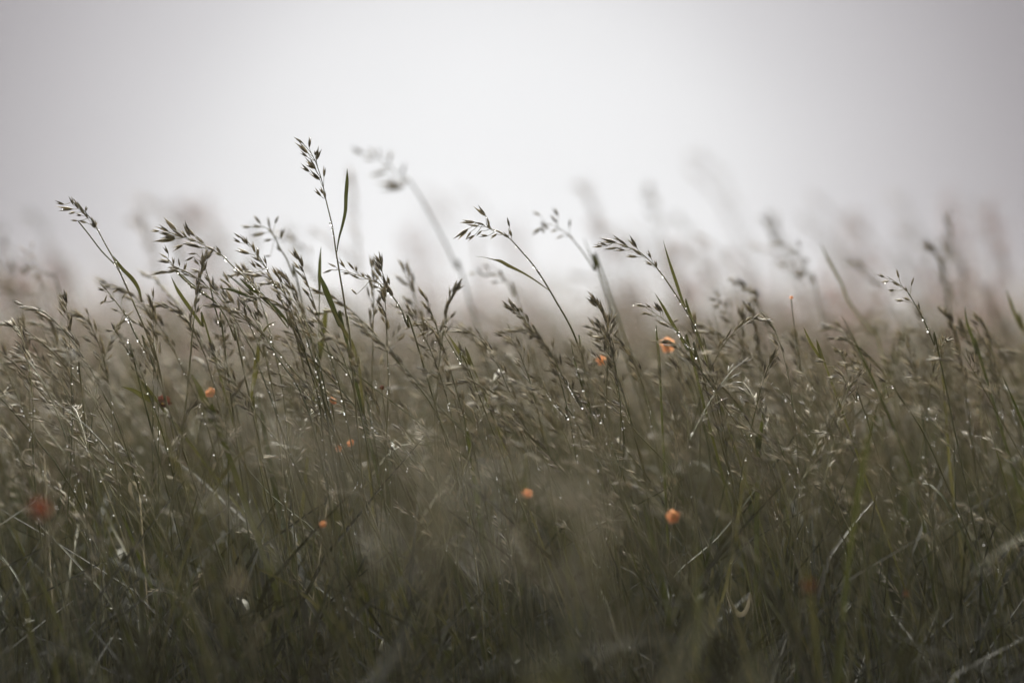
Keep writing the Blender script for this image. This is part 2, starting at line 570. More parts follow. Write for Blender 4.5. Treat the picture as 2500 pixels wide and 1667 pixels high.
hero('sharp green tinged grass stalk with steep narrow head left of the tallest stalk', 2,
     [(470, 1112), (520, 1212), (570, 1322), (620, 1440), (660, 1568), (720, 1720)],
     [(470, 1112), (420, 1030), (370, 960), (320, 900), (270, 855)],
     [(276, 882, 222, 842), (272, 917, 207, 883), (312, 922, 270, 862), (326, 932, 304, 856), (342, 1002, 226, 963), (382, 992, 360, 905),
      (406, 1042, 400, 955), (430, 1062, 350, 1018), (392, 1112, 340, 1043), (442, 1112, 366, 1062), (472, 1082, 443, 1008), (422, 1062, 380, 1008),
      (372, 1146, 312, 1140), (407, 1022, 405, 945), (585, 1370, 545, 1300), (640, 1430, 632, 1350)],
     leaves=[([(660, 1560), (570, 1450), (480, 1370), (420, 1310), (340, 1260), (265, 1190)], [12, 26, 34, 34, 28, 3])], dew=20)
hero('slightly blurred grass stalk with wide open head just behind the steep narrow one', 2,
     [(535, 870), (575, 960), (625, 1040), (680, 1180), (740, 1350)], [(535, 870), (500, 830), (460, 800), (420, 790), (350, 790)],
     [(348, 797, 266, 796), (432, 797, 350, 784), (427, 772, 373, 702), (496, 802, 480, 712), (512, 852, 490, 788), (462, 842, 338, 872),
      (512, 892, 438, 906), (538, 772, 562, 706), (580, 885, 606, 788), (582, 985, 538, 930), (502, 1020, 448, 1020)], depth=1.885, dew=0,
     group='grass stalks blurred behind the sharp ones')
hero('sharp grass stalk arching left across the tallest stem with a long thin head', 2,
     [(1335, 1232), (1430, 1320), (1500, 1420), (1530, 1500), (1560, 1568), (1640, 1740)],
     [(1335, 1232), (1250, 1195), (1150, 1160), (1060, 1128), (975, 1122)],
     [(975, 1124, 896, 1152), (1002, 1102, 938, 1073), (1072, 1107, 1018, 1036), (1112, 1152, 1038, 1150), (1142, 1122, 1088, 1056), (1162, 1137, 1154, 1086),
      (1222, 1182, 1194, 1138), (1272, 1197, 1222, 1148), (1182, 1192, 1098, 1150), (1162, 1312, 1112, 1262), (1332, 1227, 1250, 1188), (1442, 1322, 1358, 1192),
      (1414, 1237, 1400, 1166), (1392, 1332, 1318, 1268), (1330, 1262, 1250, 1240), (1390, 1300, 1310, 1262)], dew=18)
hero('sharp dark grass stalk with nodding claw shaped head in the middle', 3,
     [(622, 582), (700, 670), (780, 762), (850, 862), (920, 975), (980, 1080), (1040, 1180), (1100, 1300), (1150, 1440), (1180, 1568)],
     [(622, 582), (560, 540), (500, 512), (440, 490), (380, 458), (300, 442)],
     [(425, 400, 340, 312), (455, 470, 430, 400), (342, 447, 226, 440), (412, 467, 343, 444), (372, 477, 282, 468), (462, 502, 428, 440), (292, 497, 182, 588), (312, 520, 272, 582), (342, 546, 270, 592),
      (396, 512, 350, 556), (442, 550, 368, 550), (512, 536, 455, 572), (560, 540, 492, 500), (604, 566, 540, 520), (607, 482, 588, 405), (624, 556, 604, 490)],
     leaves=[([(920, 975), (800, 890), (700, 830), (600, 782), (540, 748), (490, 735), (420, 718), (358, 710)], [7, 12, 18, 28, 26, 10, 4, 2])], dew=14)
hero('blurred grass stalk with a loose cross shaped head right of the claw shaped one', 3,
     [(1095, 582), (1180, 690), (1260, 820), (1330, 960)], [(1095, 582), (1040, 530), (980, 490), (920, 460), (860, 470)],
     [(842, 392, 776, 366), (852, 492, 766, 545), (880, 480, 838, 436), (982, 402, 938, 326), (972, 452, 918, 386), (972, 502, 918, 524),
      (1022, 546, 956, 578), (1066, 484, 1072, 416), (1098, 584, 1056, 536), (902, 502, 858, 440), (870, 530, 850, 470)], depth=1.93, dew=0,
     group='grass stalks blurred behind the sharp ones')
hero('sharp grass stalk with plump arching head in the middle right beside a green blade', 3,
     [(1732, 792), (1800, 880), (1880, 1000), (1965, 1130), (2040, 1270), (2090, 1400), (2150, 1600)],
     [(1732, 792), (1660, 722), (1600, 672), (1520, 642), (1430, 612), (1340, 602)],
     [(1322, 632, 1236, 628), (1352, 622, 1276, 600), (1422, 602, 1296, 580), (1462, 592, 1388, 548), (1502, 622, 1408, 558), (1432, 642, 1326, 655),
      (1492, 662, 1396, 652), (1522, 642, 1438, 608), (1582, 642, 1512, 550), (1582, 712, 1492, 700), (1622, 702, 1550, 650), (1692, 722, 1658, 656),
      (1736, 792, 1720, 728), (1702, 777, 1638, 745), (1600, 680, 1530, 640)], dew=16)
hero('sharp wet grass stalk with pale curled head behind the leaning green blade', 3,
     [(1860, 1250), (1940, 1340), (2030, 1480), (2090, 1620)], [(1860, 1250), (1800, 1200), (1730, 1150), (1650, 1100)],
     [(1652, 1092, 1546, 1074), (1672, 1142, 1598, 1152), (1702, 1162, 1612, 1130), (1762, 1132, 1698, 1056), (1822, 1242, 1718, 1190), (1862, 1212, 1914, 1184), (1832, 1252, 1756, 1200), (1780, 1130, 1720, 1060), (1690, 1100, 1640, 1075)], dew=26)
hero('dew covered grass stalk with narrow closed head pointing up left in the middle', 3,
     [(980, 1560), (1060, 1690), (1150, 1850), (1290, 2080)], [(980, 1560), (900, 1440), (820, 1330), (760, 1240), (690, 1150), (620, 1090)],
     [(600, 1090, 545, 1045), (620, 1110, 560, 1090), (660, 1130, 590, 1060)], extra=26, sw=.2, dew=60)
hero('sharp small grass stalk with few green spikelets alone on the right', 5,
     [(1180, 1010), (1220, 1100), (1275, 1230), (1330, 1400)], [(1180, 1010), (1120, 910), (1060, 812), (980, 750), (910, 705)],
     [(892, 712, 836, 683), (927, 740, 866, 752), (1008, 778, 942, 738), (1002, 718, 984, 645), (1098, 774, 1117, 706), (967, 810, 912, 817),
      (1067, 822, 1038, 778), (1037, 890, 956, 888), (1087, 890, 1028, 858), (1162, 962, 1140, 896), (1177, 1004, 1150, 948)], depth=1.825, dew=4)
hero('sharp grass stalk with dark star shaped head facing the lens at mid height', 6,
     [(1890, 300), (1960, 420), (2080, 620)], [(1890, 300), (1840, 220), (1780, 170), (1700, 130)],
     [(1660, 130, 1560, 140), (1700, 110, 1632, 66), (1770, 105, 1690, 70), (1850, 120, 1860, 60), (1860, 150, 1770, 130), (1720, 170, 1640, 165), (1700, 190, 1608, 225),
      (1690, 215, 1670, 250), (1760, 180, 1690, 220), (1780, 230, 1770, 180), (1830, 180, 1840, 190), (1720, 320, 1680, 330), (1780, 340, 1720, 310), (1800, 255, 1740, 262), (1720, 150, 1650, 105)], dew=16)
hero('sharp wet grass stalk bowed low to the left at centre left, head nearly level', 6,
     [(850, 680), (880, 800), (900, 930)], [(850, 680), (800, 655), (740, 640), (660, 650), (600, 600)],
     [(600, 660, 530, 670), (640, 600, 590, 560), (660, 590, 610, 570), (720, 590, 690, 555), (770, 620, 730, 580), (820, 640, 780, 610), (740, 660, 660, 650), (560, 600, 500, 570),
      (620, 610, 540, 598), (590, 700, 520, 720), (780, 690, 700, 650)], dew=40, depth=1.79)
hero('wet grass stalk with pale sparse head leaning left at centre right', 7,
     [(1250, 640), (1300, 720), (1380, 860)], [(1250, 640), (1200, 570), (1150, 520), (1090, 480)],
     [(1320, 600, 1250, 612), (1240, 655, 1165, 690), (1300, 605, 1170, 625), (1150, 500, 1080, 485), (1160, 520, 1100, 545), (1210, 580, 1140, 560), (1500, 620, 1380, 560), (1500, 660, 1420, 640)], dew=34)
hero('wet grass stalk with two glinting spikelet pairs between centre and right', 7,
     [(900, 500), (960, 590), (1050, 690), (1200, 860)], [(900, 500), (860, 430), (800, 380), (740, 350)],
     [(800, 385, 735, 350), (830, 410, 770, 380), (840, 475, 765, 465), (890, 520, 830, 515), (880, 460, 850, 400), (890, 470, 820, 450)], dew=30)
hero('sharp grass stalk with dark comb like head at right of centre, mid height', 8,
     [(1470, 440), (1540, 560), (1640, 760)], [(1470, 440), (1430, 370), (1370, 310), (1300, 260)],
     [(1300, 262, 1210, 240), (1440, 370, 1360, 295), (1460, 330, 1445, 260), (1380, 380, 1300, 385), (1460, 430, 1370, 400), (1400, 370, 1330, 380), (1370, 300, 1300, 290), (1545, 490, 1552, 420)], dew=14)
hero('wet grass stalk with pale silvery tip low on the right of centre', 8,
     [(680, 820), (730, 930), (800, 1100)], [(680, 820), (640, 760), (580, 720), (530, 700)],
     [(640, 770, 540, 710), (670, 800, 600, 740), (640, 740, 580, 665), (690, 880, 640, 845), (500, 610, 480, 530)], dew=18, seed='dry')
hero('blurred grass stalk with bowed feathery head at the upper right', 4,
     [(1130, 900), (1200, 1060), (1260, 1250)], [(1130, 900), (1090, 840), (1030, 800), (940, 770)],
     [(940, 770, 870, 770), (980, 780, 930, 740), (1040, 800, 990, 790), (1090, 820, 1050, 830), (1110, 790, 1080, 730), (1000, 930, 930, 935), (1130, 1010, 1040, 1000), (1180, 900, 1130, 880), (1060, 830, 1010, 830), (1150, 980, 1100, 1040), (1120, 960, 1100, 1030)],
     depth=2.07, dew=0, sw=.3, group='grass stalks blurred behind the sharp ones')
hero('blurred brownish grass stalk with thick drooping head below the feathery one', 4,
     [(800, 1260), (850, 1400), (900, 1560)], [(800, 1260), (760, 1160), (690, 1080), (600, 1040)],
     [(600, 1045, 545, 1030), (640, 1080, 570, 1060), (690, 1090, 620, 1030), (700, 1130, 640, 1080), (760, 1160, 700, 1090), (790, 1180, 760, 1100), (780, 1200, 700, 1180), (800, 1250, 740, 1200)],
     depth=1.99, dew=0, sw=.35, group='grass stalks blurred behind the sharp ones')
hero('blurred olive grass stalk with hanging comb of spikelets at the left edge', 1,
     [(410, 840), (440, 930), (470, 1060), (480, 1250)], [(410, 840), (370, 845), (310, 800), (240, 780), (190, 790)],
     [(190, 790, 150, 850), (230, 800, 170, 850), (270, 830, 235, 880), (310, 840, 260, 900), (390, 840, 330, 830), (250, 790, 180, 795)], depth=2.02, dew=0,
     group='grass stalks blurred behind the sharp ones')
hero('blurred pale green grass stalk with small bowed head above centre', 3,
     [(580, 890), (640, 1010), (700, 1150)], [(580, 890), (540, 850), (460, 850), (400, 850)],
     [(400, 850, 350, 790), (440, 800, 420, 760), (340, 835, 290, 845), (460, 855, 390, 850), (520, 850, 450, 850), (560, 870, 520, 790), (580, 895, 540, 860), (520, 905, 460, 905)],
     depth=1.98, dew=0, group='grass stalks blurred behind the sharp ones')

# ------------------------------------------------------------------ single blades of grass
def blade(label, c, pts, wid, depth=FOCUS, mat='leaf', group='grass blades standing out of the meadow', nrm=(0.2, -1, .15), dew=0, name='grass_shoot'):
    """points from the tip downwards"""
    top = [P(*q(c, *p), depth + .003 * i) for i, p in enumerate(pts)]
    path = to_ground(top)
    o = path[-1]
    n = 34
    sp = smooth_path(path, n)
    k = len(wid)
    L = np.concatenate([[0], np.cumsum(np.linalg.norm(np.diff(sp, axis=0), axis=1))])
    L1 = np.sum([np.linalg.norm(top[i + 1] - top[i]) for i in range(len(top) - 1)])
    xs = np.linspace(0, L1, k)
    ws = np.interp(L, list(xs) + [L[-1]], list(wid) + [2 if mat == 'dry' else max(wid[-1], 8)]) * (S if c else 1) * K * depth
    mb = MB()
    mb.ribbon(sp, ws, nrm, .2)
    root = empty(name, tuple(o))
    tag(root, label, 'grass blade', group)
    mb.build('leaf', [M[mat]], root, o)
    if dew:
        tag(dew_on(sp, dew, lo=.02, hi=.5).build('dew', [M['dew']], root, o), kind='stuff')
    return root

blade('long narrow green blade rising to a needle tip right of the plump arching head', 4, [(60, 742), (80, 820), (110, 920), (150, 1040), (200, 1190), (260, 1330), (310, 1430)], [1, 14, 24, 26, 20, 15, 12])
blade('wide leaning green blade in front of the pale curled wet head', 4, [(-5, 1145), (55, 1245), (120, 1365), (190, 1480), (250, 1590), (300, 1720)], [1, 22, 28, 26, 24, 20])
blade('blurred dark blade leaning left near the cross shaped head', 3, [(1175, 565), (1220, 680), (1280, 800), (1350, 930)], [3, 12, 24, 16], depth=1.97)
blade('olive green blade with bent back tip on the left below the arching head', 1, [(1310, 862), (1350, 950), (1400, 1030), (1470, 1130), (1550, 1250), (1620, 1400)], [1, 26, 30, 24, 16, 14])
blade('upright green blade crossing behind the thin long arching head', 2, [(890, 950), (882, 1040), (878, 1160), (878, 1300), (876, 1420)], [2, 22, 28, 14, 8], depth=1.83)
blade('broad bright olive blade bending right just left of the tallest stem', 2, [(878, 1165), (905, 1230), (940, 1320), (985, 1430), (1040, 1568), (1090, 1700)], [16, 44, 44, 36, 30, 24])
blade('slender yellowish blade lying across toward the left under the steep head', 2, [(110, 1265), (200, 1280), (300, 1315), (400, 1362), (480, 1400)], [3, 20, 24, 16, 6])
blade('broad upright blade with folded over tip left of centre', 6, [(545, 112), (500, 130), (455, 175), (418, 250), (408, 330), (395, 440), (372, 580), (355, 690), (375, 800), (395, 900)], [2, 14, 16, 24, 44, 40, 28, 14, 12, 12], dew=5)
blade('blurred tall blade at the right with a needle tip pointing up left', 5, [(405, 462), (460, 580), (560, 760), (610, 890), (700, 1010), (820, 1160), (870, 1300)], [4, 22, 22, 20, 18, 16, 16], depth=1.99)
blade('dark green blade leaning left near the right edge', 5, [(1505, 930), (1520, 1050), (1560, 1170), (1600, 1300), (1650, 1420)], [2, 20, 26, 26, 24], depth=1.86)
blade('blurred dark blade at the very right edge of the meadow', 5, [(1825, 810), (1860, 920), (1895, 1010), (1940, 1110), (1990, 1220)], [4, 26, 26, 24, 22], depth=1.95)
blade('straight dark blade with dew standing near the two orange flowers', 7, [(1730, -20), (1738, 100), (1750, 240), (1758, 360), (1765, 480)], [4, 18, 26, 24, 16], dew=6)
blade('short green blade leaning left at centre, in front of star shaped head stalks', 7, [(135, 50), (180, 120), (240, 215), (310, 300), (360, 380)], [2, 22, 34, 24, 14])
blade('short dark pointed green blade at lower right of centre', 8, [(822, 655), (812, 740), (800, 830), (785, 930), (780, 1040)], [2, 26, 40, 44, 40])
blade('slim dark blade leaning left over the right half of the meadow', 8, [(1135, -5), (1170, 80), (1220, 170), (1270, 245), (1320, 340)], [3, 20, 22, 20, 16])
blade('slim dewy blade running down beside the cluster of wet stems', 7, [(1080, 120), (1100, 230), (1135, 360), (1175, 480), (1210, 600)], [3, 14, 18, 16, 14], dew=14)
blade('wide dull olive blade leaning left in the left half', 9, [(1465, 200), (1520, 300), (1570, 420), (1630, 560), (1700, 680)], [8, 44, 60, 60, 40], depth=1.74)
blade('bright olive blade sloping down right beside the left orange flowers', 9, [(930, 295), (1010, 320), (1090, 365), (1170, 410), (1260, 480)], [4, 30, 44, 36, 24])
blade('blurred upright dark blade standing beside the broad folded one', 6, [(925, 10), (915, 120), (895, 260), (875, 400), (860, 500)], [30, 44, 40, 30, 20], depth=1.89)
blade('steep dark green blade leaning left below the tallest stalk', 6, [(950, -40), (1000, 60), (1060, 170), (1130, 290), (1170, 450), (1200, 640)], [6, 24, 30, 26, 20, 18])
blade('pale withered curled blade at the lower right of centre', 0, [(1776, 1405), (1774, 1440), (1786, 1478), (1804, 1500), (1822, 1488), (1834, 1450), (1842, 1520), (1850, 1640)], [3, 9, 14, 8, 5, 9, 7, 3], mat='dry', name='withered_shoot', group='withered pale blades low in the grass')
blade('pale withered blade tip hooked over at the lower left', 0, [(325, 1220), (318, 1200), (320, 1180), (336, 1190), (345, 1260)], [8, 10, 8, 5, 4], mat='dry', name='withered_shoot', group='withered pale blades low in the grass')
blade('thin pale looped blade near the left edge at mid depth', 0, [(28, 1165), (48, 1145), (56, 1110), (62, 1098), (85, 1099), (105, 1118), (112, 1180)], [5, 4, 3, 3, 3, 3, 3], mat='dry', name='withered_shoot', group='withered pale blades low in the grass')
blade('thin straight pale straw crossing low below centre left', 0, [(826, 1188), (815, 1215), (800, 1245), (790, 1290)], [4, 5, 5, 3], mat='dry', name='withered_shoot', group='withered pale blades low in the grass')

# ------------------------------------------------------------------ small orange flowers
def flower(label, x, y, size_px, depth, mat, face, petals=5, group='small orange flowers in the grass', open_=.5):
    c = P(x, y, depth)
    R = size_px * .55 * K * depth
    path = to_ground([c, c + vec((.004, .002, -.03)), c + vec((.012, .004, -.09))])
    root = empty({'orange': 'orange_flower', 'red': 'red_flower', 'dry': 'pale_flower'}[mat], tuple(path[-1]))
    tag(root, label, 'flower', group)
    o = path[-1]
    mb = MB()
    mb.rings(smooth_path(path, 20), [.0004] * 20, 5)
    mb.build('stem', [M['stem']], root, o)
    f = unit(face)
    u = unit(np.cross(f, (0.2, 0.1, 1)))
    v = np.cross(f, u)
    for k in range(petals):
        a = 2 * math.pi * k / petals + random.uniform(-.2, .2)
        rd = u * math.cos(a) + v * math.sin(a)
        sd_ = np.cross(f, rd)
        V, F = [], []
        nl, nw = 6, 5
        for i in range(nl):
            t = i / (nl - 1)
            lift = f * R * open_ * (t ** 1.5) * random.uniform(.8, 1.2)
            hw = R * .52 * math.sin(math.pi * min(1, .12 + t * .74)) ** .8
            for j in range(nw):
                s_ = j / (nw - 1) * 2 - 1
                V.append(c + rd * R * (t - .12 * t * s_ * s_) + lift + sd_ * hw * s_ + f * R * .10 * s_ * s_)
        for i in range(nl - 1):
            for j in range(nw - 1):
                p_ = i * nw + j
                F += [(p_, p_ + 1, p_ + nw + 1), (p_, p_ + nw + 1, p_ + nw)]
        pm = MB()
        pm.add(V, F)
        pm.build('petal', [M[mat]], root, o)
    ct = MB()
    for k in range(9):
        a = random.uniform(0, 6.283)
        rr = R * .16 * math.sqrt(random.random())
        ct.ico(c + (u * math.cos(a) + v * math.sin(a)) * rr + f * R * .14, R * .08)
    ct.build('flower_center', [M['yellow']], root, o)
    sb = MB()
    for k in range(5):
        a = 2 * math.pi * k / 5
        rd = u * math.cos(a) + v * math.sin(a)
        sb.rings([c - f * R * .1, c + rd * R * .25 - f * R * .12, c + rd * R * .5 + f * R * .02], [R * .05, R * .11, R * .01], 4)
    sb.build('sepal', [M['leaf']], root, o)

flower('bright orange flower turned to the lens at left, highest of the left ones', 516, 960, 26, 1.77, 'orange', (-.3, -1, .3))
flower('orange red flower half hidden behind stems left of the bright one', 396, 986, 34, 1.815, 'red', (.5, -.7, .5), open_=.9)
flower('tiny orange flower peeking behind the thick wet stem left of centre', 810, 980, 20, 1.81, 'orange', (.6, -.7, .4))
flower('softly blurred pale orange flower beside the straight dark blade', 1628, 844, 36, 1.93, 'orange', (.1, -1, .25), open_=.3)
flower('small round orange flower at middle height right of centre', 1468, 883, 24, 1.90, 'orange', (0, -1, .4))
flower('tiny yellow orange bud at the top of the meadow on the right', 1931, 729, 9, 1.86, 'orange', (0, -1, .6), open_=1.2)
flower('two lobed orange flower low at the centre', 1286, 1214, 28, 1.70, 'orange', (.1, -.7, .75), open_=1.0)
flower('orange flower with a red lower edge low at the right of centre', 1646, 1262, 34, 1.68, 'orange', (-.4, -.9, .3), open_=.5)
flower('large blurred red flower at the lower left corner', 84, 1252, 54, 1.42, 'red', (.7, -.7, .5), petals=4, open_=.8)
flower('dark blurred red flower at the lower right', 1974, 1433, 26, 1.45, 'red', (.1, -1, .3))
flower('tiny dark red flower furthest right near the bottom', 2213, 1452, 17, 1.66, 'red', (0, -1, .4))
flower('small pinkish orange flower, left of a close pair below centre left', 826, 1096, 16, 1.78, 'orange', (.3, -1, .2))
flower('small pinkish orange flower, right of a close pair below centre left', 860, 1085, 20, 1.79, 'orange', (-.4, -.8, .4), open_=.9)
flower('tiny red flower at mid height left of the centre', 932, 948, 11, 1.82, 'red', (.1, -1, .3), open_=1.0)
flower('faint orange flower bud low at centre left beside a bent pale stem', 789, 1282, 17, 1.7, 'orange', (0, -1, .4), open_=1.1)

flower('pale blurred round bud low at left of centre', 580, 1432, 40, 1.28, 'dry', (0, -1, .5), open_=.9, group='pale blurred buds in the dark foreground')
flower('small pale blurred bud near the bottom left of centre', 755, 1540, 12, 1.40, 'dry', (0, -1, .5), open_=.9, group='pale blurred buds in the dark foreground')
flower('pale blurred bud at the dark lower middle', 1350, 1250, 14, 1.45, 'dry', (.2, -1, .5), open_=1.2, group='pale blurred buds in the dark foreground')

# ------------------------------------------------------------------ stalk patterns for the rest of the meadow
def stalk_arrays(seed, height, detail, head=True, plume=False):
    """stem, head, leaf meshes of one wind-bent stalk, foot at the origin, tip leaning to -x"""
    rd = random.Random(seed)
    bend = rd.choice((rd.uniform(.0, .08), rd.uniform(.06, .15), rd.uniform(.12, .24))) * height
    yb = rd.uniform(-.06, .06) * height
    kx, ky = rd.gauss(0, .018) * height, rd.gauss(0, .012) * height
    hl = rd.uniform(.055, .095) * (1.15 if plume else 1)
    h0 = height - hl * .55
    stem = [vec((0, 0, -.02)), vec((-bend * .10, yb * .1, h0 * .35)), vec((-bend * .36 + kx, yb * .4 + ky, h0 * .68)), vec((-bend * .75, yb * .8, h0 * .92)), vec((-bend, yb, h0))]
    n = {2: 26, 1: 14, 0: 7}[detail]
    sp = smooth_path(stem, n)
    A, B, L = MB(), MB(), []
    r0 = rd.uniform(.0004, .0006)
    A.rings(sp, [r0 * (2.2 - 1.2 * i / (n - 1)) * (1.3 if detail == 0 else 1) for i in range(n)], {2: 5, 1: 4, 0: 3}[detail])
    t = unit(sp[-1] - sp[-2])
    droop = rd.uniform(0, .6)
    tip1 = sp[-1] + t * hl * .4 + vec((-.15 * hl * droop, 0, 0))
    tip2 = sp[-1] + t * hl * .75 + vec((-.45 * hl * droop, 0, -.12 * hl * droop))
    tip3 = sp[-1] + t * hl * .95 + vec((-.75 * hl * droop, 0, -.4 * hl * droop))
    k = {2: 12, 1: 8, 0: 4}[detail]
    r = smooth_path([sp[-1], tip1, tip2, tip3], k)
    if head:
        B.rings(r, [r0 * (1 - .6 * i / k) for i in range(k)], 3, 0)
        ns = {2: rd.randint(15, 24), 1: rd.randint(13, 20), 0: rd.randint(8, 13)}[detail]
        ns = ns * 2 if plume else ns
        openness = 1.3 if plume else rd.choice((rd.uniform(.25, .45), rd.uniform(.35, .7), rd.uniform(.6, 1.0)))
        for j in range(ns):
            u = (j + .5) / ns
            f = u * (k - 1)
            i = min(int(f), k - 2)
            p = r[i] + (r[i + 1] - r[i]) * (f - i)
            tt = unit(r[i + 1] - r[i])
            az = rd.uniform(0, 6.283)
            rad = vec((math.cos(az), math.sin(az), 0))
            rad = unit(rad - tt * (rad @ tt) + vec((0, 0, .25 * rd.uniform(-1, 1))))
            pl = (1 - u * .7) * rd.uniform(.003, .014) * openness * 1.3
            e = p + (tt * .8 + rad * .6) * pl
            if detail == 2 or (detail == 1 and pl > .004):
                B.rings(smooth_path([p, (p + e) / 2 + vec((0, 0, -.0004)), e], 3), [.0002] * 3, 3, 0)
            d = unit(tt + rad * openness * .75 + vec((-.35, 0, .05)))
            sl = rd.uniform(.0075, .0115) * (1.25 if detail == 0 else 1)
            B.spikelet(e, d, sl, sl * rd.uniform(.13, .2), detail, 1, rd)
    for _ in range(rd.randint(1, 3) if detail else rd.randint(0, 2)):
        i = rd.randint(int(n * .15), int(n * .5))
        a = sp[i]
        ll = rd.uniform(.09, .20)
        az = rd.gauss(math.pi, 1.0)
        dr = vec((math.cos(az), math.sin(az), 0)) * rd.uniform(.35, .9)
        up = rd.uniform(.9, 2.2)
        e1 = a + dr * ll * .25 + vec((0, 0, up * ll * .35))
        e2 = a + dr * ll * .6 + vec((0, 0, up * ll * .55))
        e3 = a + dr * ll * .95 + vec((0, 0, up * ll * rd.uniform(.55, .98)))
        m = {2: 12, 1: 8, 0: 5}[detail]
        wv = rd.uniform(.0025, .0055)
        lb = MB()
        L.append(lb)
        lb.ribbon(smooth_path([a, e1, e2, e3], m), [wv * (.45 + .55 * math.sin(math.pi * (.15 + .8 * x / (m - 1)))) * (1 if x < m - 1 else .1) for x in range(m)],
                 unit(np.cross(np.cross(dr, (0, 0, 1)), e2 - a)), .25)
    return A, B, L, sp

class Stalk:
    """a pattern stalk kept as mesh data, copied into the meadow"""
    def __init__(s, seed, height, detail, plume=False, seedmat='seed'):
        A, B, L, sp = stalk_arrays(seed, height, detail, True, plume)
        s.h = height
        s.x = sp[-1][0]
        s.me = [('stem', to_mesh('stem', *A.arrays(), [M['stem']]))]
        s.me.append(('seed_head', to_mesh('seed_head', *B.arrays(), [M['stem'], M[seedmat]])))
        for lb in L:
            s.me.append(('leaf_blade', to_mesh('leaf_blade', *lb.arrays(), [M['leaf']])))
        random.seed(seed)
        s.dew = to_mesh('dew', *dew_on(sp, 18, lo=.45, hi=1.0).arrays(), [M['dew']])

PAT = [Stalk(100 + i, .80, 2) for i in range(26)]
PALE = [Stalk(150 + i, .80, 1, False, 'pale_seed') for i in range(14)]
PLUME = [Stalk(180 + i, .80, 1, True, 'seed') for i in range(5)]
random.seed(5)

def place_stalk(pat, loc, rz, sc, label, group, dew=False, tilt=0):
    root = empty('grass_stalk', loc)
    root.rotation_euler = (0, tilt, rz)
    root.scale = (sc, sc, sc)
    tag(root, label, 'grass stalk', group)
    for nm, me in pat.me:
        link(nm, me, root)
    if dew:
        tag(link('dew', pat.dew, root), kind='stuff')
    return root

SKX = [0, 150, 260, 420, 600, 760, 950, 1150, 1300, 1480, 1600, 1750, 1900, 2100, 2300, 2500]
SKY_ = [830, 800, 745, 690, 690, 700, 715, 770, 820, 810, 790, 800, 815, 830, 830, 830]
def side(x):
    return 'left third' if x < 840 else ('middle' if x < 1660 else 'right third')
n_ind = 0
# sharp band about the focus distance
for i in range(132):
    x = random.uniform(-60, 2560)
    d = random.gauss(1.80, .05) if 180 < x < 1650 else random.gauss(1.90, .10)
    y = np.interp(x, SKX, SKY_) + random.expovariate(1 / 130.0) - 5
    y = min(y, 1350)
    top = P(x, y, d)
    pat = random.choice(PAT)
    sc = top[2] / pat.h
    rz = random.gauss(0, .5) if random.random() < .72 else random.uniform(-3.1, 3.1)
    loc = (top[0] - pat.x * sc * math.cos(rz), top[1] - pat.x * sc * math.sin(rz), 0)
    z = side(x)
    hi = 'near the top of' if y < np.interp(x, SKX, SKY_) + 60 else ('halfway down' if y < 980 else 'low in')
    place_stalk(pat, loc, rz, sc, f'thin sharp wet grass stalk, seed head {hi} the meadow, {z}',
                f'sharp grass stalks {hi} the meadow, {z}', dew=random.random() < .8)
# blurred behind
BACK = [(1680, 380, 2.9), (1715, 430, 3.0), (835, 505, 2.3), (870, 580, 2.3), (1990, 490, 2.9), (1955, 525, 3.0), (2145, 580, 2.5), (2195, 480, 3.0), (2290, 505, 3.2),
        (2080, 540, 2.8), (1400, 470, 2.7), (1370, 500, 2.8), (1570, 520, 2.6), (1640, 545, 2.7), (1790, 560, 2.4), (1560, 560, 2.9), (60, 545, 2.5), (150, 540, 2.8), (20, 570, 2.6),
        (470, 465, 2.9), (440, 470, 3.0), (1190, 480, 3.4), (1030, 460, 3.4), (1700, 600, 2.4), (2240, 610, 2.4), (2320, 590, 2.6), (1880, 575, 2.3), (560, 600, 2.4), (650, 590, 2.6)]
for i in range(118):
    x = random.choice((random.uniform(-100, 2600), random.uniform(-60, 420), random.uniform(1500, 2600)))
    d = 2.08 + random.random() ** 1.3 * 1.9
    y = random.choice((random.uniform(570, 700), random.uniform(660, 780), random.uniform(690, 800)))
    if 900 < x < 1600 and y < 640:
        y += 90
    if i < len(BACK):
        x, y, d = BACK[i][0] * 1.063, BACK[i][1] * 1.063, BACK[i][2]
    top = P(x, y, d)
    pat = random.choice(PALE if random.random() < .7 else PAT)
    sc = top[2] / pat.h
    rz = random.gauss(0, .5)
    loc = (top[0] - pat.x * sc * math.cos(rz), top[1] - pat.x * sc * math.sin(rz), 0)
    hi = 'against the white sky' if y < 690 else 'at the hazy edge of the meadow'
    place_stalk(pat, loc, rz, sc, f'blurred grass stalk, its head {hi}, {side(x)}', f'blurred grass stalks {hi}, {side(x)}')
# blurred in front, close to the lens
FORE = [(1075, 1050, 1.0), (1120, 1120, 1.05), (1040, 1190, .98), (1310, 1280, 1.0), (1450, 1190, 1.1), (1530, 1250, 1.05), (1400, 1330, 1.02), (1200, 1390, .95), (1000, 1120, 1.1), (1560, 1160, 1.15),
        (1620, 1330, 1.0), (1700, 1240, 1.15), (620, 1120, 1.3), (660, 1250, 1.2), (1790, 1180, 1.3), (1900, 1210, 1.25), (2080, 1200, 1.3), (2200, 1230, 1.25), (800, 1240, 1.2)]
for i, (x, y, d) in enumerate(FORE):
    top = P(x, y, d)
    pat = random.choice(PLUME if 940 < x < 1650 else PAT)
    sc = top[2] / pat.h
    rz = random.gauss(0, .5)
    loc = (top[0] - pat.x * sc * math.cos(rz), top[1] - pat.x * sc * math.sin(rz), 0)
    place_stalk(pat, loc, rz, sc, f'heavily blurred grass stalk close to the lens, {side(x)}', f'blurred grass stalks close to the lens, {side(x)}')

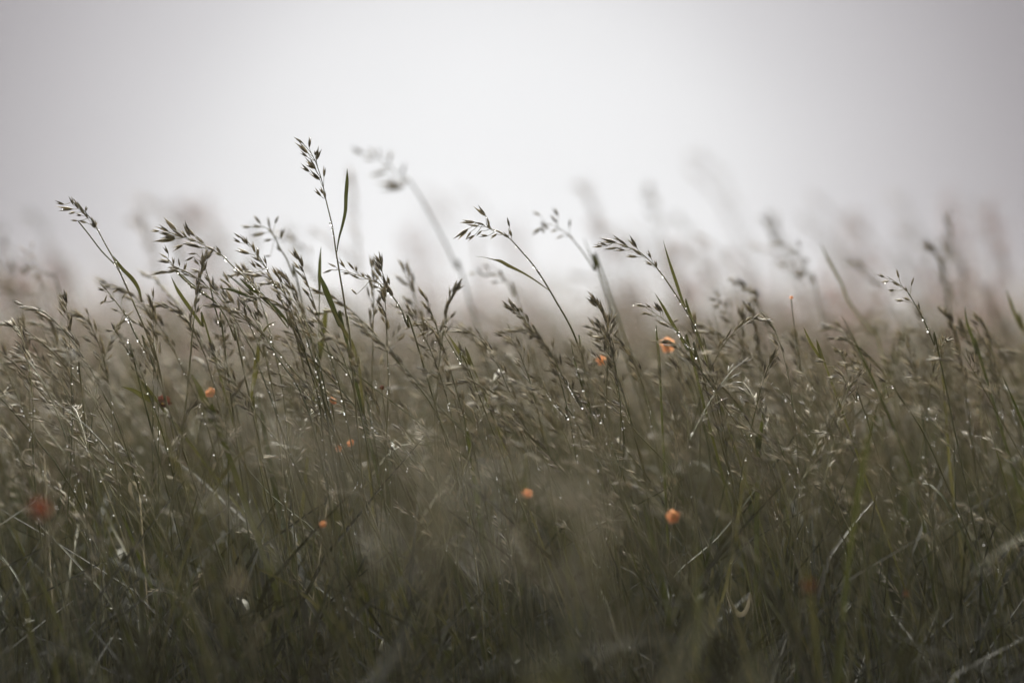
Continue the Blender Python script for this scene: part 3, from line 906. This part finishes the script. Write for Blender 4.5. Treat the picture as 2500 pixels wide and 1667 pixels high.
# ------------------------------------------------------------------ rust coloured seed stalks blurred in the background
def rust_mesh(seed):
    rd = random.Random(seed)
    A, B = MB(), []
    h = .9
    bx = rd.uniform(-.12, .02)
    sp = smooth_path([vec((0, 0, -.02)), vec((bx * .2, 0, h * .4)), vec((bx * .6, 0, h * .75)), vec((bx, 0, h))], 18)
    A.rings(sp, [.0016 - .0010 * i / 17 for i in range(18)], 5)
    for j in range(rd.randint(6, 10)):
        i = rd.randint(11, 17)
        p = sp[i]
        az = rd.uniform(0, 6.283)
        bl = rd.uniform(.03, .075) * (1 if i < 17 else .6)
        e = p + vec((math.cos(az) * bl * .4 - .01, math.sin(az) * bl * .4, bl))
        br = smooth_path([p, (p + e) / 2 + vec((math.cos(az), math.sin(az), 0)) * bl * .08, e], 6)
        A.rings(br, [.0005] * 6, 4)
        Bk = MB()
        B.append(Bk)
        for k in range(rd.randint(18, 28)):
            t = rd.uniform(.2, 1)
            c = p + (e - p) * t + vec((rd.gauss(0, .005), rd.gauss(0, .005), rd.gauss(0, .005)))
            d = unit((rd.gauss(0, 1), rd.gauss(0, 1), rd.gauss(0, .6)))
            Bk.spikelet(c, d, rd.uniform(.0045, .0075), rd.uniform(.0032, .005), 1, 0, rd)
    return [('stem', to_mesh('stem', *A.arrays(), [M['stem']])), *[('seed_spike', to_mesh('seed_spike', *b_.arrays(), [M['rust']])) for b_ in B]], bx
RP = [rust_mesh(s) for s in range(7)]
RUST = [(450, 470, 2.9), (490, 480, 3.0), (470, 600, 2.7), (150, 545, 2.8), (60, 570, 2.7), (20, 590, 2.5), (110, 600, 2.9), (560, 650, 2.8), (630, 640, 3.0), (700, 690, 2.9),
        (1405, 480, 2.9), (1440, 560, 3.0), (1130, 640, 3.1), (1100, 690, 2.9), (1560, 560, 3.0), (1640, 530, 2.8), (1720, 560, 3.1), (1600, 640, 3.0), (1990, 500, 2.9), (2030, 590, 2.7),
        (1960, 530, 3.1), (2150, 590, 2.6), (2190, 520, 2.9), (2240, 640, 2.7), (2300, 640, 2.9), (2010, 680, 3.0), (1850, 650, 2.9), (1250, 690, 3.0), (880, 700, 3.1), (2340, 690, 2.8),
        (940, 480, 3.4), (1020, 470, 3.4), (1180, 480, 3.5), (2280, 490, 2.6), (2195, 470, 3.0)]
random.seed(8)
for _ in range(34):
    RUST.append((random.choice((random.uniform(-20, 260), random.uniform(350, 900), random.uniform(1400, 2360), random.uniform(1700, 2380))), random.uniform(590, 715), random.uniform(2.2, 3.6)))
for (x, y, d) in RUST:
    x, y = x * 2500 / 2352, y * 2500 / 2352
    d *= 1.06
    top = P(x, y, d)
    me, bx = random.choice(RP)
    sc = top[2] / .93
    rz = random.uniform(-.6, .6)
    root = empty('rusty_stalk', (top[0] - bx * sc * math.cos(rz), top[1] - bx * sc * math.sin(rz), 0))
    root.scale = (sc, sc, sc)
    root.rotation_euler = (0, 0, rz)
    hi = 'standing tall against the sky' if y < 620 else 'rising just over the hazy meadow edge'
    tag(root, f'blurred pinkish brown seed stalk {hi}, {side(x)}', 'seed stalk', f'pinkish brown seed stalks {hi}, {side(x)}')
    for nm, m_ in me:
        link(nm, m_, root)

# ------------------------------------------------------------------ the mass of the meadow
def scatter(templates, placements):
    """templates: list of (V,F,MI); placements: (index, x, y, rz, scale) -> merged arrays"""
    Vs, Fs, Ms, off = [], [], [], 0
    P_ = np.array(placements)
    for k, (V, F, MI) in enumerate(templates):
        sel = P_[P_[:, 0] == k]
        if not len(sel):
            continue
        c, s_ = np.cos(sel[:, 3])[:, None], np.sin(sel[:, 3])[:, None]
        sx = sel[:, 4][:, None]
        X = (V[None, :, 0] * c - V[None, :, 1] * s_) * sx + sel[:, 1][:, None]
        Y = (V[None, :, 0] * s_ + V[None, :, 1] * c) * sx + sel[:, 2][:, None]
        Z = np.broadcast_to(V[None, :, 2], X.shape) * sx
        W = np.stack([X, Y, Z], -1).reshape(-1, 3)
        n = len(sel)
        FF = (F[None] + (np.arange(n) * len(V))[:, None, None] + off).reshape(-1, 3)
        Vs.append(W); Fs.append(FF); Ms.append(np.tile(MI, n))
        off += len(W)
    return np.concatenate(Vs), np.concatenate(Fs), np.concatenate(Ms)

def merged_template(seed, height, detail):
    A, B, L, sp = stalk_arrays(seed, height, detail)
    mb = MB()
    v, f, m = A.arrays(); mb.add(v, f, 0)
    v, f, m = B.arrays(); off = mb.n; mb.v.append(v); mb.f.append(f + off); mb.m.append(m); mb.n += len(v)
    for lb in L:
        v, f, m = lb.arrays(); mb.add(v, f, 2)
    return mb.arrays()
T1 = [merged_template(300 + i, .8, 1) for i in range(20)]
T0 = [merged_template(400 + i, .8, 0) for i in range(20)]
def pale(t):
    return t[0], t[1], np.where(t[2] == 1, 3, t[2])
TT = T1 + [pale(t) for t in T0] + [pale(t) for t in T1]

def zone(n, y0, y1, slope, pad, lo, hi, hm, hs, keep=None):
    o = []
    while len(o) < n:
        y = math.sqrt(rng.uniform(0, 1) * (y1 ** 2 - y0 ** 2) + y0 ** 2) if y0 > 0 else rng.uniform(y0, y1)
        hw = slope * max(y, 0) + pad
        x = rng.uniform(-hw, hw)
        if keep and not keep(x, y):
            continue
        h = min(max(rng.normal(hm, hs), .35), (CAM_Z - .024 - abs(rng.normal(0, .032))) if y < 2.4 else ((CAM_Z + .035 - abs(rng.normal(0, .055))) if y < 4.0 else CAM_Z + .12))
        if rng.random() < .04 and y > 4.5:
            h = rng.uniform(.80, .90)
        if y < 1.55 and abs(x) < .3 * y + .1:
            # lower in front of the lens
            h = min(h, CAM_Z - .185 * y + rng.normal(0, .02))
        o.append((rng.integers(lo, hi), x, y, rng.normal(0, .5) if rng.random() < .7 else rng.uniform(-3.14, 3.14), h / .8))
    return o
pl = []
pl += zone(650, 1.55, 2.08, .24, .45, 0, 20, .72, .05)
pl += zone(1900, 2.08, 2.6, .24, .45, 0, 20, .735, .05)
pl += zone(3000, 2.6, 4.5, .24, .6, 40, 60, .745, .045)
pl += zone(4600, 4.5, 10, .24, .8, 20, 40, .785, .055)
pl += zone(12000, 10, 110, .25, 1.5, 20, 40, .80, .06)
pl += zone(0, .75, 1.55, .24, .5, 0, 20, .66, .06)
pl += zone(900, -1.6, .75, .0, 1.3, 20, 40, .68, .06, keep=lambda x, y: abs(x) > .3 + .2 * max(y, 0) or y < -.45)
V, F, MI = scatter(TT, pl)
tag(link('tall_grass', to_mesh('tall_grass', V, F, MI, [M['stem'], M['seed'], M['leaf'], M['pale_seed']])),
    'dense mass of grey brown seeding grass filling the whole meadow', 'tall grass', kind='stuff')

# leafy undergrowth of blades between the stalks
def tuft(seed):
    rd = random.Random(seed)
    mb = MB()
    for _ in range(rd.randint(5, 8)):
        ll = rd.uniform(.35, .72)
        az = rd.uniform(0, 6.283)
        dr = vec((math.cos(az), math.sin(az), 0))
        wnd = vec((-.10, 0, 0))
        o = vec((rd.gauss(0, .012), rd.gauss(0, .012), -.01))
        sp = rd.uniform(.05, .3)
        e = [o, o + dr * ll * sp * .2 + vec((0, 0, ll * .4)), o + (dr * sp * .6 + wnd) * ll + vec((0, 0, ll * .78)), o + (dr * sp * 1.3 + wnd * 2) * ll + vec((0, 0, ll * rd.uniform(.85, 1.0)))]
        wv = rd.uniform(.0022, .0055)
        m = 9
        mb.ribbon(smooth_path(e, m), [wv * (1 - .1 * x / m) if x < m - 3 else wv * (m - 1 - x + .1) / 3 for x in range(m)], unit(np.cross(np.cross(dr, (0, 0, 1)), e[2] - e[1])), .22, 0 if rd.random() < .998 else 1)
    return mb.arrays()
TU = [tuft(i) for i in range(24)]
def tzone(n, y0, y1, slope, pad, s0, s1, keep=None):
    o = []
    while len(o) < n:
        y = rng.uniform(y0, y1)
        hw = slope * max(y, 0) + pad
        x = rng.uniform(-hw, hw)
        if keep and not keep(x, y):
            continue
        s_ = rng.uniform(s0, s1)
        if y < 1.4:
            s_ = min(s_, (CAM_Z - (.098 + .045 * rng.random()) * max(y, .5)) / .72)
        o.append((rng.integers(0, 24), x, y, rng.uniform(-3.14, 3.14), s_))
    return o
tp = tzone(5200, 1.48, 2.6, .24, .45, .75, 1.08)
tp += tzone(1800, 2.6, 6, .24, .6, .8, 1.08)
tp += tzone(2500, 6, 20, .25, .8, .85, 1.1)
tp += tzone(2600, .55, 1.35, .24, .55, .7, .98)
tp += tzone(900, -1.6, .7, 0, 1.3, .7, .95, keep=lambda x, y: abs(x) > .3 + .2 * max(y, 0) or y < -.45)
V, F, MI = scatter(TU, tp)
tag(link('grass', to_mesh('grass', V, F, MI, [M['under'], M['dry']])), 'shade-darkened olive grass blades growing thick between the stalks', 'grass', kind='stuff')

# ------------------------------------------------------------------ mist over the meadow
import bmesh
bm = bmesh.new()
bmesh.ops.create_cube(bm, size=1)
me = bpy.data.meshes.new('haze')
for v in bm.verts:
    v.co = Vector((v.co.x * 270, v.co.y * 270 + 40, v.co.z * 2.3 + .13))
bm.to_mesh(me); bm.free()
hm, t, o = base_mat('mist')
pv = N('ShaderNodeVolumePrincipled', t)
pv.inputs['Color'].default_value = (.76, .745, .755, 1)
pv.inputs['Density'].default_value = 0.005
pv.inputs['Anisotropy'].default_value = 0.0
t.links.new(pv.outputs[0], o.inputs['Volume'])
me.materials.append(hm)
hz = link('haze', me)
tag(hz, 'pale grey mist lying over the meadow', 'mist', kind='stuff')
